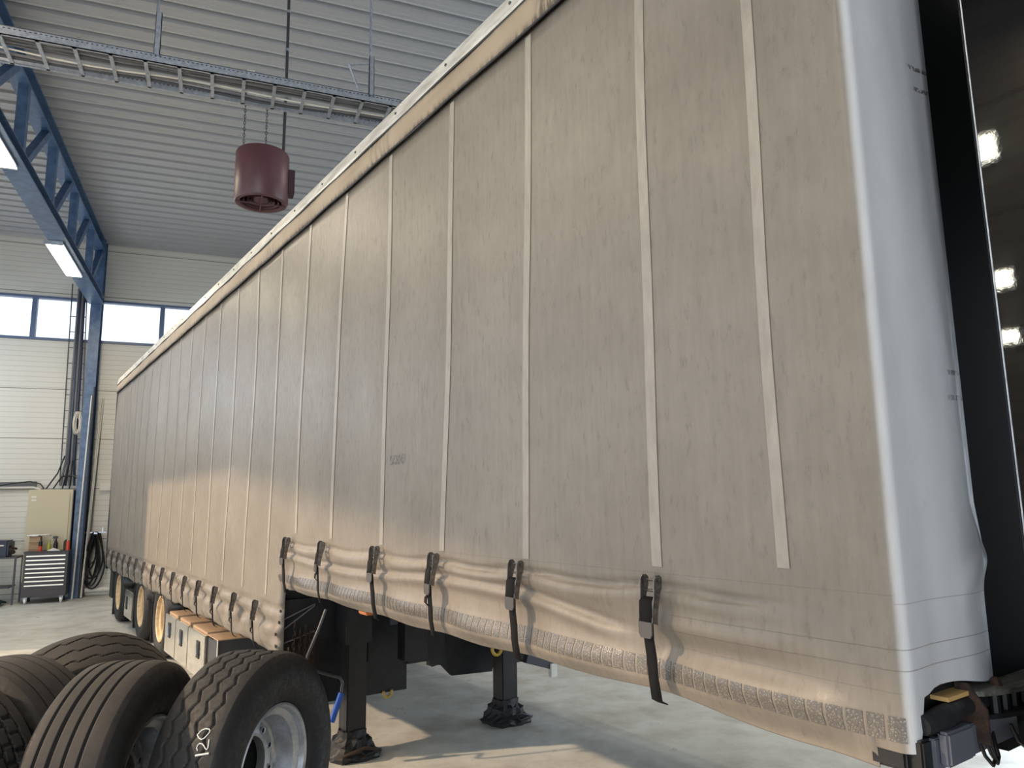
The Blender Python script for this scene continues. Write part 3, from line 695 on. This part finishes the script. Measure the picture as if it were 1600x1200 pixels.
# ---- wheels
def tyre_profile(Rt, W_, Rr, groove=None):
    # (lateral, radius) from inner bead across the tread to the other bead
    h = W_ / 2
    return [(-h * .62, Rr), (-h * .80, Rr + .012), (-h * .97, Rr + (Rt - Rr) * .30), (-h * 1.0, Rr + (Rt - Rr) * .55), (-h * .95, Rr + (Rt - Rr) * .80), (-h * .86, Rt - .028), (-h * .78, Rt - .010)]
def make_tyre(Rt, W_, Rr, tread, parent, name='tyre', nc=220):
    """axis along local x; tread(theta, lateral 0..1) -> depth"""
    side = tyre_profile(Rt, W_, Rr); h = W_ / 2
    nl = 64
    prof = list(side)
    a0 = side[-1][0]
    for i in range(1, nl): 
        l = lerp(a0, -a0, i / nl); prof.append((l, Rt - .010 * (abs(l) / abs(a0)) ** 4))
    prof += [(-l, r_) for l, r_ in side[::-1]]
    prof += [(-side[0][0] * .9, Rr - .012), (side[0][0] * .9, Rr - .012)]
    mb = MB(); NP = len(prof); grv = []
    rows = []
    for i in range(nc):
        th = 2 * PI * i / nc; row = []
        for j, (l, r_) in enumerate(prof):
            d = tread(th, l / abs(a0)) if 7 <= j < 7 + nl - 1 else 0
            rr_ = r_ - d; row.append(mb.b.verts.new((l, rr_ * math.cos(th), rr_ * math.sin(th))))
            if d > .004: grv.append((i, j))
        rows.append(row)
    gset = set(grv)
    for i in range(nc):
        for j in range(NP):
            i2, j2 = (i + 1) % nc, (j + 1) % NP
            f = mb.b.faces.new((rows[i][j], rows[i2][j], rows[i2][j2], rows[i][j2]))
            cnt = sum(q in gset for q in ((i, j), (i2, j), (i2, j2), (i, j2)))
            f.material_index = 2 if cnt >= 2 else (1 if 7 <= j < 7 + nl else 0)
    o = mb.build(name, M['rubber'], parent, smooth='all')
    o.data.materials.append(M['tread']); o.data.materials.append(M['groove'])
    return o
def make_rim(Rr, parent, mat, depth=.12, off=.13, holes=False):
    """flange outwards at +x = off"""
    rim = MB(); Mx = Matrix.Rotation(PI / 2, 4, 'Y')
    pr = [(Rr + .006, off), (Rr + .006, off + .012), (Rr - .004, off + .016), (Rr - .014, off + .008), (Rr - .020, off - .02), (Rr - .05, off - .035), (Rr - .055, off - .06), (Rr - .066, off - .10), (Rr - .072, off - depth - .005), (Rr - .085, off - depth - .012), (.150, off - depth), (.138, off - depth - .006), (.136, off - depth - .05), (Rr - .09, off - depth - .05), (Rr - .06, -off * .6), (Rr - .03, -off), (Rr + .004, -off - .01)]
    rim.lathe(pr, 72, Mx); o = rim.build('rim', mat, parent, smooth=True)
    for k in range(10 if holes else 0):
        ho = MB(); a = 2 * PI * (k + .5) / 10; c = (off - depth + .002, .1735 * math.cos(a), .1735 * math.sin(a))
        ho.lathe([(.0, -.004), (.0115, -.004), (.012, .0), (.017, .002), (.018, -.004)], 16, Matrix.Translation(c) @ Mx)
        nf = len(ho.b.faces); ho.lathe([(0, .0005), (.011, .0005)], 16, Matrix.Translation(c) @ Mx); ho.b.faces.ensure_lookup_table()
        for f_ in ho.b.faces[nf:]: f_.material_index = 1
        ho.build('bolt_hole', M['galv'], o, smooth=True).data.materials.append(M['groove'])
    MB().cyl((off - depth - .060, 0, 0), (off - depth - .052, 0, 0), .16, 24).build('hub_shade_disc', M['black_matte'], o)  # black disc added for the dark shade inside the hub hole
    return o
def plain(th, l):
    for g_ in (-.55, -.18, .18, .55):
        if abs(l - g_) < .04: return .010
    return 0
def plain2(th, l): return plain(th, l)
wheel = empty('wheel', (.20, 8.95, .445)); wheel.parent = T; wheel.rotation_euler = (0, 0, PI)
make_tyre(.445, .36, .262, plain, wheel, nc=72)
make_rim(.262, wheel, M['rim_cream'], .11, .15)
for lx, ly in ((.20, 10.33), (.20, 12.40), (2.35, 8.95), (2.35, 10.33), (2.35, 12.40)):
    o = copy_tree(wheel, T); o.location = (lx, ly, .445)
    if lx > 1: o.rotation_euler = (0, 0, 0)
for ly in (8.95, 10.33, 12.40):
    MB().cyl((.25, ly, .445), (2.3, ly, .445), .065, 12).build('axle', M['chassis'], T)
    g_ = MB()
    g_.grid(lambda i, j: (.03 + .34 * j, ly + .52 * math.cos(R(15 + i * 9)), .47 + .50 * min(.66, math.sin(R(15 + i * 9)))), 18, 2)
    g_ = g_.build('mudguard', M['black_plastic'], T, smooth=True); g_.modifiers.new('t', 'SOLIDIFY').thickness = .006
    MB().box((.03, ly + .50, .10 if ly < 12 else .05), (.37, ly + .512, .66)).build('mud_flap', M['black_plastic'], T)

# ---- things under the front edge
fa = MB()
MB().box((.06, -.02, 1.165), (.50, .02, 1.235), bev=.003).build('front_beam', M['grey_steel'], T)
MB().box((.075, -.045, 1.175), (.20, -.018, 1.25), bev=.006).build('scuffed_block', M['grey_steel'], T)
MB().tube([(.05, .0, 1.262), (.12, -.01, 1.268), (.22, -.005, 1.275), (.36, 0, 1.27)], .026, 12, radii=[.022, .028, .022, .02]).build('rubber_buffer', M['rubber'], T, smooth=True)
br = MB(); br.prism([(-.05, 1.19), (-.05, 1.27), (-.01, 1.325), (.02, 1.325), (.02, 1.19)], .265, .273, 'x'); br.build('rusty_bracket', M['rust'], T)
for z, x0, x1 in ((1.298, .16, .29), (1.262, .27, .40)):
    MB().box((x0, -.012, z), (x1, .05, z + .010)).build('plywood_edge', M['wood'], T)
pl = MB()
def disc(mb, cx, cy, rx, ry, z0, z1):
    poly = [(cx + rx * math.cos(R(a)), cy + ry * math.sin(R(a))) for a in range(180, 361, 12)] + [(cx + rx, .04), (cx - rx, .04)]
    mb.prism(poly, z0, z1, 'z')
disc(pl, .58, 0, .30, .074, 1.292, 1.304); pl = pl.build('coupling_plate', M['plate'], T)
for x, y in ((.40, -.02), (.58, -.04), (.72, -.03)): MB().lathe([(.015, 0), (.014, .012), (.008, .020), (0, .021)], 8, Matrix.Translation((x, y, 1.303))).build('plate_bolt', M['rust'], pl)
pl = MB(); disc(pl, .56, 0, .26, .07, 1.235, 1.246); pl.build('coupling_plate', M['chassis'], T)
for i in range(6): MB().cyl((.36 + .055 * i, -.03, 1.246), (.36 + .055 * i, -.03, 1.292), .012, 8).build('roller', M['chassis'], T)
for dx, w in ((.30, .03), (.325, .022), (.50, .045)):
    MB().tube([(dx - w, -.02, 1.20), (dx - w * .8, -.03, 1.16), (dx, -.035, 1.135), (dx + w, -.03, 1.145), (dx + w * 1.1, -.02, 1.20)], .005, 6).build('air_hose', M['hose'], T, smooth=True)
MB().box((.44, -.015, 1.135), (2.0, .04, 1.232)).build('coupler_skirt', M['black_matte'], T)

# ================================================================== black truck in front of the trailer
K = empty('black_truck', tuple(p_tr((.19, -.195, 0))), TH); tag(K, 'glossy black truck body standing close in front of the trailer', 'truck')
b = MB(); 
pr = []
for a in range(0, 91, 15): pr.append((.0 + .03 - .03 * math.sin(R(a)) , -.03 + .03 * math.cos(R(a))))
poly = [(.008, 0)] + [(.008 - .008 * math.sin(R(a)), -.008 + .008 * math.cos(R(a))) for a in range(15, 91, 15)] + [(0, -5.6), (2.0, -5.6), (2.0, 0)]
b.prism(poly, 1.12, 4.0, 'z'); b.build('truck_body', M['black_gloss'], K)
MB().box((.0005, -.0105, 1.14), (-.0015, -.0075, 3.98)).build('edge_highlight', M['galv'], K)  # added pale strip standing in for the highlight along the rounded corner

MB().box((.5, -5.6, .62), (.6, -.02, 1.12)).box((1.4, -5.6, .62), (1.5, -.02, 1.12)).build('chassis_rail', M['chassis'], K)
for ly in (-4.6, -3.2):
    for lx, rz in ((.22, PI), (1.8, 0)):
        o = copy_tree(wheel, K); o.location = (lx, ly, .445); o.rotation_euler = (0, 0, rz)
for ly in (-4.6, -3.2): MB().cyl((.25, ly, .445), (1.75, ly, .445), .06, 10).box((.52, ly - .15, .42), (.58, ly + .15, .66)).box((1.42, ly - .15, .42), (1.48, ly + .15, .66)).build('axle', M['chassis'], K)

# ================================================================== loose tyres on the floor
def tri(x): return abs((x % 1) * 2 - 1) * 2 - 1     # zigzag -1..1
def cut(th, n, ph=0, w=.10): 
    return abs(((th / (2 * PI) * n + ph) % 1) - .5) < w
def tread_hex(th, l):
    for g_, ph in ((-.62, 0), (-.21, .5), (.21, 0), (.62, .5)):
        if abs(l - (g_ + .085 * tri(th / (2 * PI) * 34 + ph))) < .035: return .008
    return 0
def tread_ribs(th, l):
    for g_ in (-.68, -.28, .12, .52):
        if abs(l - g_) < .034: return .012
    return 0
def tread_block(th, l):
    for g_ in (-.66, -.30, .0, .30, .66):
        if abs(l - (g_ + .02 * tri(th / (2 * PI) * 40))) < .028: return .010
    b = int((l + 2) / .33)
    if abs(l) < .64 and cut(th, 44, .5 * (b % 2), .07): return .008
    return 0
def tread_rib3(th, l):
    for g_ in (-.66, -.28, .28, .66):
        if abs(l - g_) < .026: return .009
    return 0
def saw(x): x = x % 1; return (x / .8 if x < .8 else (1 - x) / .2) * 2 - 1
def tread_zig(th, l):
    for g_, ph in ((-.60, 0), (0, .4), (.60, .2)):
        if abs(l - (g_ + .075 * saw(th / (2 * PI) * 30 + ph))) < .03: return .010
    return 0
def loose_tyre(x, y, rz, tread, label, lean=0, rim=True, roll=0):
    # stands on the floor; leaning keeps the lowest shoulder on the ground
    Rt, hw = .535, .17
    z = Rt * math.cos(lean) + hw * .80 * abs(math.sin(lean)) - .004
    root = empty('spare_wheel', (x, y, 0), 0); tag(root, label, 'wheel', 'worn truck wheels on the floor')
    hub = Matrix.Rotation(rz, 4, 'Z') @ Matrix.Rotation(lean, 4, 'Y') @ Matrix.Rotation(roll, 4, 'X')
    root.location = (x, y, z); root.rotation_euler = hub.to_euler()
    make_tyre(Rt, .385, .292, tread, root, nc=420)
    if rim: make_rim(.290, root, M['rim_silver'], .125, .135, True)
    return root
T1 = loose_tyre(.191, 4.003, R(-36), tread_hex, 'worn truck wheel with silver rim and 120 chalked on its tread')
for ch in children(T1):
    if ch.name.startswith('tyre'): ch.data.materials[1] = M['rubber']
def on_tread(l, a, lift=.0015):
    r_ = .535 - .010 * (abs(l) / .15) ** 4 + lift; a = R(a) 
    return (l, -r_ * math.sin(-a), r_ * math.cos(a))
def chalk(strokes, w):
    mb = MB()
    for st in strokes:
        pts = [on_tread(*p) for p in st]; mb.tube(pts, w, 6)
    return mb
ck = chalk([[(.070, -66.6), (.085, -66.2), (.100, -65.9), (.128, -65.2)]], .0042)
for st in ([(.074, -64.6), (.066, -63.6), (.066, -62.4), (.072, -61.6), (.084, -61.6), (.094, -62.2), (.106, -63.4), (.113, -63.8), (.117, -63.0), (.114, -61.2), (.110, -59.6)],
           [(.047, -58.1), (.060, -59.3), (.074, -59.9), (.086, -59.2), (.098, -57.2), (.101, -56.0), (.094, -55.3), (.076, -55.2), (.060, -56.0), (.047, -58.1)]):
    ck.tube([on_tread(*p) for p in st], .0026, 6)
ck.build('chalk_number', M['chalk'], T1, smooth=True)
T2 = loose_tyre(-.367, 4.003, R(-22), tread_ribs, 'worn truck wheel with four straight grooves, left of the wheel chalked 120')
T3 = loose_tyre(-.94, 4.37, R(234), tread_rib3, 'smooth-ribbed truck wheel with two grooves at the left picture edge, behind the block-treaded one')
T5 = loose_tyre(-1.145, 4.02, R(234), tread_block, 'block-treaded truck wheel cut off by the left picture edge')
T4 = loose_tyre(-.66, 4.97, R(-66), tread_zig, 'zigzag-treaded truck wheel standing behind the other loose wheels', lean=R(24))

# ================================================================== far corner: workshop clutter
# electrical cabinet
cb = empty('electrical_cabinet', (-3.07, 17.08, 0)); tag(cb, 'tall beige electrical cabinet on the far wall left of the blue column', 'cabinet')
MB().box((-.38, -.13, .35), (.38, .25, 2.12), bev=.008).build('cabinet_body', M['cabinet'], cb)
MB().box((-.34, -.15, .40), (.33, -.13, 2.06), bev=.004).build('cabinet_door', M['cabinet'], cb)
MB().box((-.32, -.156, 1.96), (-.24, -.150, 2.0)).box((-.32, -.156, 1.90), (-.24, -.150, 1.93)).build('name_plate', M['trim'], cb)
MB().box((.38, -.14, .35), (.395, .24, 2.10)).build('cabinet_side', M['navy'], cb)
# vertical cable ladder
cl = empty('vertical_cable_ladder', (-2.90, 17.20, 2.2)); tag(cl, 'tall wire cable ladder climbing the far wall beside the blue column', 'cable ladder')
lean_ = .02
def lx_(z): return .0 - .0 * z
for x0, x1 in ((-.08, -.14), (.26, .13)): MB().bar((x0, 0, .0), (x1, 0, 4.2), .02, .02).build('ladder_rail', M['dark_steel'], cl)
z = .2
while z < 4.1:
    a = z / 4.2; MB().bar((lerp(-.08, -.14, a), -.01, z), (lerp(.26, .13, a), -.01, z), .014, .014).build('ladder_rung', M['dark_steel'], cl); z += .33
for i, (x0, x1, rr) in enumerate(((.00, -.01, .022), (.05, .03, .026), (.10, .07, .026), (.15, .10, .022), (.02, .05, .012))):
    MB().tube([(x0 + .03 * (i - 2), -.03, .0), (x0, -.035, .5), (lerp(x0, x1, .5) + .01 * (i % 2), -.035, 2), (x1, -.035, 4.1)], rr, 8).build('cable', M['navy'] if i % 2 else M['cable_grey'], cl, smooth=True)
for i, pts in enumerate(([(-.30, -.05, -.06), (-.12, -.06, .25), (-.02, -.06, .6)], [(-.18, -.05, -.06), (-.05, -.06, .18), (.15, -.07, .2), (.30, -.08, .10), (.45, -.1, .06)], [(-.02, -.05, -.06), (.03, -.06, .25), (.06, -.06, .5)], [(.10, -.05, -.06), (.12, -.06, .25), (.12, -.06, .5)])):
    MB().tube(pts, .014, 8).build('cable', M['hose'], cl, smooth=True)
# cable duct on the wall with a sagging cable
o = empty('wall_pipe', (-4.0, 17.28, 2.14)); tag(o, 'pale pipe pair along the far wall ending above the cabinet', 'pipe')
MB().tube([(-1.6, 0, .16), (.55, 0, .15)], .018, 8).build('pipe_run', M['trim'], o, smooth=True)
MB().tube([(-1.6, 0, .02), (.55, 0, .03), (.66, 0, .0), (.70, 0, -.06)], .022, 8).build('pipe_run', M['trim'], o, smooth=True)
MB().box((-1.6, .0, .03), (.6, .06, .15)).build('duct_back', M['cable_grey'], o)
MB().tube([(-1.6, -.05, .10), (-.6, -.05, .06), (-.1, -.05, .05), (.2, -.05, .11), (.5, -.05, .15), (.68, -.05, .10), (.75, -.05, .0)], .012, 8).build('cable', M['hose'], o, smooth=True)
# rope coil
rc = MB(); rng = random.Random(5)
for k in range(7):
    w_, h_, ox = rng.uniform(.03, .07), rng.uniform(.14, .24), rng.uniform(-.02, .02)
    rc.tube([(ox + w_ * math.cos(a * PI / 8), .01 * k, -.22 + h_ * math.sin(a * PI / 8) + .02 * math.sin(k)) for a in range(16)], .008, 5, closed=True)
rc.tube([(.05, -.02, -.1), (.10, -.02, -.25), (.07, -.02, -.40), (.12, -.02, -.46)], .008, 5)
tag(rc.build('rope_coil', M['cable_white'], None, smooth=True, loc=(-2.74, 17.02, 3.68)), 'bundle of off-white rope tied to the cable ladder', 'rope')
# poles leaning by the column
for i, (x0, x1, zt_, y, y2) in enumerate(((-2.545, -2.50, 4.02, 16.74, 16.965), (-2.425, -2.37, 4.0, 16.95, 17.33), (-2.425, -2.335, 4.02, 17.02, 17.33))):
    tag(MB().tube([(x0, y, .012), (x1, y2, zt_)], .014, 8).build('thin_pole', M['trim'], None, smooth=True), ['thin pale pole leaning on the front of the blue column', 'thin pale pole on the far wall, close right of the blue column', 'rightmost of the thin pale poles leaning by the blue column'][i], 'pole', 'pale poles beside the column')
dp = MB().tube([(-2.460, 16.955, 0.01), (-2.460, 16.955, 4.2)], .02, 8).build('drain_pipe', M['dark_steel'], None, smooth=True); tag(dp, 'dark thin pipe standing along the front of the blue column', 'pipe')
# hose coil on hook
hs = empty('hose_coil', (-2.26, 17.16, 1.26)); tag(hs, 'black rubber hose coiled on a wall hook between column and trailer', 'hose')
rng = random.Random(11); h = MB()
for k in range(8):
    w_, hh, ox = rng.uniform(.07, .20), rng.uniform(.30, .56), rng.uniform(-.05, .05); tilt = rng.uniform(-.10, .02)
    pts = []
    for q in range(24):
        a = 2 * PI * q / 24; zz = -hh + hh * math.cos(a); wdt = w_ * math.sin(a) * (.35 + .65 * min(1, -zz / (1.2 * hh)))
        pts.append((ox + wdt + tilt * (-zz), -.02 * k + .05, zz))
    h.tube(pts, .017, 7, closed=True)
h.build('hose', M['hose'], hs, smooth=True)
MB().bar((-.26, .0, .0), (.18, 0, .0), .02, .02).box((.1, -.01, .0), (.115, .01, .10)).box((-.03, -.12, -.03), (.03, .1, .0)).build('wall_hook', M['galv'], hs)
hp = MB().tube([(-2.40, 17.2, .13), (-1.95, 17.2, .13)], .05, 12).tube([(-2.40, 17.26, .05), (-1.95, 17.26, .05)], .03, 8).build('heating_pipe', M['trim'], None, smooth=True); tag(hp, 'ribbed pale heating pipe at the wall foot under the hose', 'pipe')

# tool cart
ct = empty('tool_cart', (-2.98, 16.66, 0), R(2)); tag(ct, 'black rolling tool cart with eight drawers before the beige cabinet', 'tool cart')
MB().box((-.355, -.22, .12), (.355, .22, .93), bev=.008).build('cart_body', M['cart'], ct)
MB().box((-.37, -.235, .925), (.37, .235, .955), bev=.008).build('cart_top', M['black_plastic'], ct)
for i in range(8):
    z1 = .885 - .077 * i
    d = MB().box((-.325, -.232, z1 - .062), (.325, -.215, z1 + .006), bev=.002).build('drawer', M['cart'], ct)
    MB().box((-.318, -.250, z1 - .024), (.318, -.230, z1 - .002), bev=.003).build('drawer_handle', M['handle_strip'], d)
d = MB().box((-.325, -.232, .145), (.325, -.215, .27), bev=.002).build('drawer', M['cart'], ct)
for x in (-.29, .29):
    for y in (-.18, .18):
        c_ = MB().cyl((x - .018, y, .052), (x + .018, y, .052), .052, 16).build('caster', M['white_plastic'] if y < 0 else M['rubber'], ct, smooth=True)
        MB().box((x - .028, y - .02, .05), (x - .022, y + .02, .12)).box((x + .022, y - .02, .05), (x + .028, y + .02, .12)).box((x - .03, y - .03, .11), (x + .03, y + .03, .125)).build('caster_fork', M['galv'], c_)
CT = .955
def on_cart(name, x, y, label, cat):
    o = empty(name, (-2.98 + x * math.cos(R(2)) - y * math.sin(R(2)), 16.66 + x * math.sin(R(2)) + y * math.cos(R(2)), CT)); tag(o, label, cat); return o
def can(o, r, h, mats, split=.45, cap=True):
    MB().lathe([(0, 0), (r, 0), (r, h * split)], 16).build('can_base', M[mats[0]], o, smooth=True)
    MB().lathe([(r, h * split), (r, h * .85), (r * .55, h * .93), (r * .4, h), (0, h)], 16).build('can_top', M[mats[1]], o, smooth=True)
for i, (z, hh, lab) in enumerate(((0, .12, 'lower brown cardboard box stacked on the tool cart'), (.12, .16, 'upper brown cardboard box stacked on the tool cart'))):
    o = on_cart('cardboard_box', -.235, .05, lab, 'box'); o.location.z += z
    MB().box((-.09, -.08, 0), (.09, .08, hh - .003), bev=.003).build('box_shell', M['cardboard'], o); MB().box((-.091, -.004 - .08, hh * .2), (.091, -.08, hh * .25)).build('box_seam', M['rust'], o)
o = on_cart('plastic_wrap', -.18, .04, 'crumpled white plastic wrap lying on the cardboard boxes', 'plastic wrap'); o.location.z += .28
w = MB(); rng = random.Random(9)
w.grid(lambda i, j: ((i / 11 - .5) * .36 + rng.uniform(-.01, .01), (j / 5 - .5) * .2, .018 + rng.uniform(-.012, .014)), 12, 6); w = w.build('film', M['white_plastic'], o, smooth=True); w.modifiers.new('t', 'SOLIDIFY').thickness = .012
o = on_cart('spray_can', -.125, -.12, 'red and black spray can in front of the cardboard boxes', 'spray can'); can(o, .032, .21, ('red', 'black_plastic'))
o = on_cart('spray_can', .27, -.02, 'black spray can near the right end of the cart top', 'spray can'); can(o, .03, .20, ('black_plastic', 'black_plastic'))
o = on_cart('spray_can', .325, -.10, 'orange-red spray can at the right end of the cart top', 'spray can'); can(o, .034, .19, ('red', 'red'), .8)
o = on_cart('plastic_bottle', .0, .0, 'small yellow-green bottle in the middle of the cart top', 'bottle')
MB().lathe([(0, 0), (.034, 0), (.036, .02), (.036, .10), (.016, .135), (.014, .16), (.018, .162), (.018, .19), (0, .19)], 16).build('bottle_body', M['green_yellow'], o, smooth=True)
o = on_cart('trigger_bottle', .105, .02, 'black trigger spray bottle right of the yellow-green bottle', 'bottle')
MB().lathe([(0, 0), (.036, 0), (.04, .03), (.038, .13), (.016, .19), (.015, .22), (0, .22)], 16).build('bottle_body', M['black_plastic'], o, smooth=True)
MB().box((-.055, -.014, .22), (.03, .014, .27), bev=.006).box((-.04, -.006, .17), (-.03, .006, .225)).build('trigger_head', M['black_plastic'], o)
o = on_cart('paper_sheet', .09, -.13, 'folded white paper sheet lying at the front of the cart top', 'paper')
MB().prism([(-.10, .002), (.0, .055), (.11, .002)], -.05, .06).build('sheet', M['white_plastic'], o)

# workbench with machine at the left edge
wbn = empty('work_table', (-3.85, 16.75, 0)); tag(wbn, 'low metal work table at the left picture edge', 'table')
MB().box((-.75, -.3, .84), (.40, .3, .87)).build('table_top', M['dark_steel'], wbn)
for x in (-.72, .38):
    for y in (-.28, .28): MB().bar((x, y, 0), (x, y, .84), .03).build('leg', M['dark_steel'], wbn)
MB().box((-.70, -.27, .30), (.30, .27, .32)).build('shelf', M['dark_steel'], wbn)
mc = empty('bench_machine', (-3.80, 16.75, .87)); tag(mc, 'dark blue machine housing standing on the work table', 'machine')
MB().box((-.60, -.25, 0), (.19, .25, .30), bev=.03).build('housing', M['navy'], mc)
MB().cyl((.02, -.27, .22), (.02, -.25, .22), .02, 12).box((.06, -.262, .20), (.12, -.25, .225)).build('badge', M['trim'], mc)
MB().tube([(.19, -.1, .2), (.24, -.1, .16), (.30, -.12, .14)], .022, 8).box((.20, -.16, .05), (.27, -.05, .11), bev=.01).build('valve', M['rust'], mc, smooth=True)
sh = MB(); rng = random.Random(4)
sh.grid(lambda i, j: (-4.35 + .75 * i / 9, 16.20 + .5 * j / 5, .02 + .10 * math.sin(PI * j / 5) * (.6 + .4 * math.sin(i * 1.1)) + rng.uniform(0, .03)), 10, 6)
tp_ = sh.build('tarpaulin_heap', M['navy'], None, smooth=True); tag(tp_, 'dark crumpled tarpaulin heap on the floor under the work table', 'tarpaulin'); tp_.modifiers.new('t', 'SOLIDIFY').thickness = .01
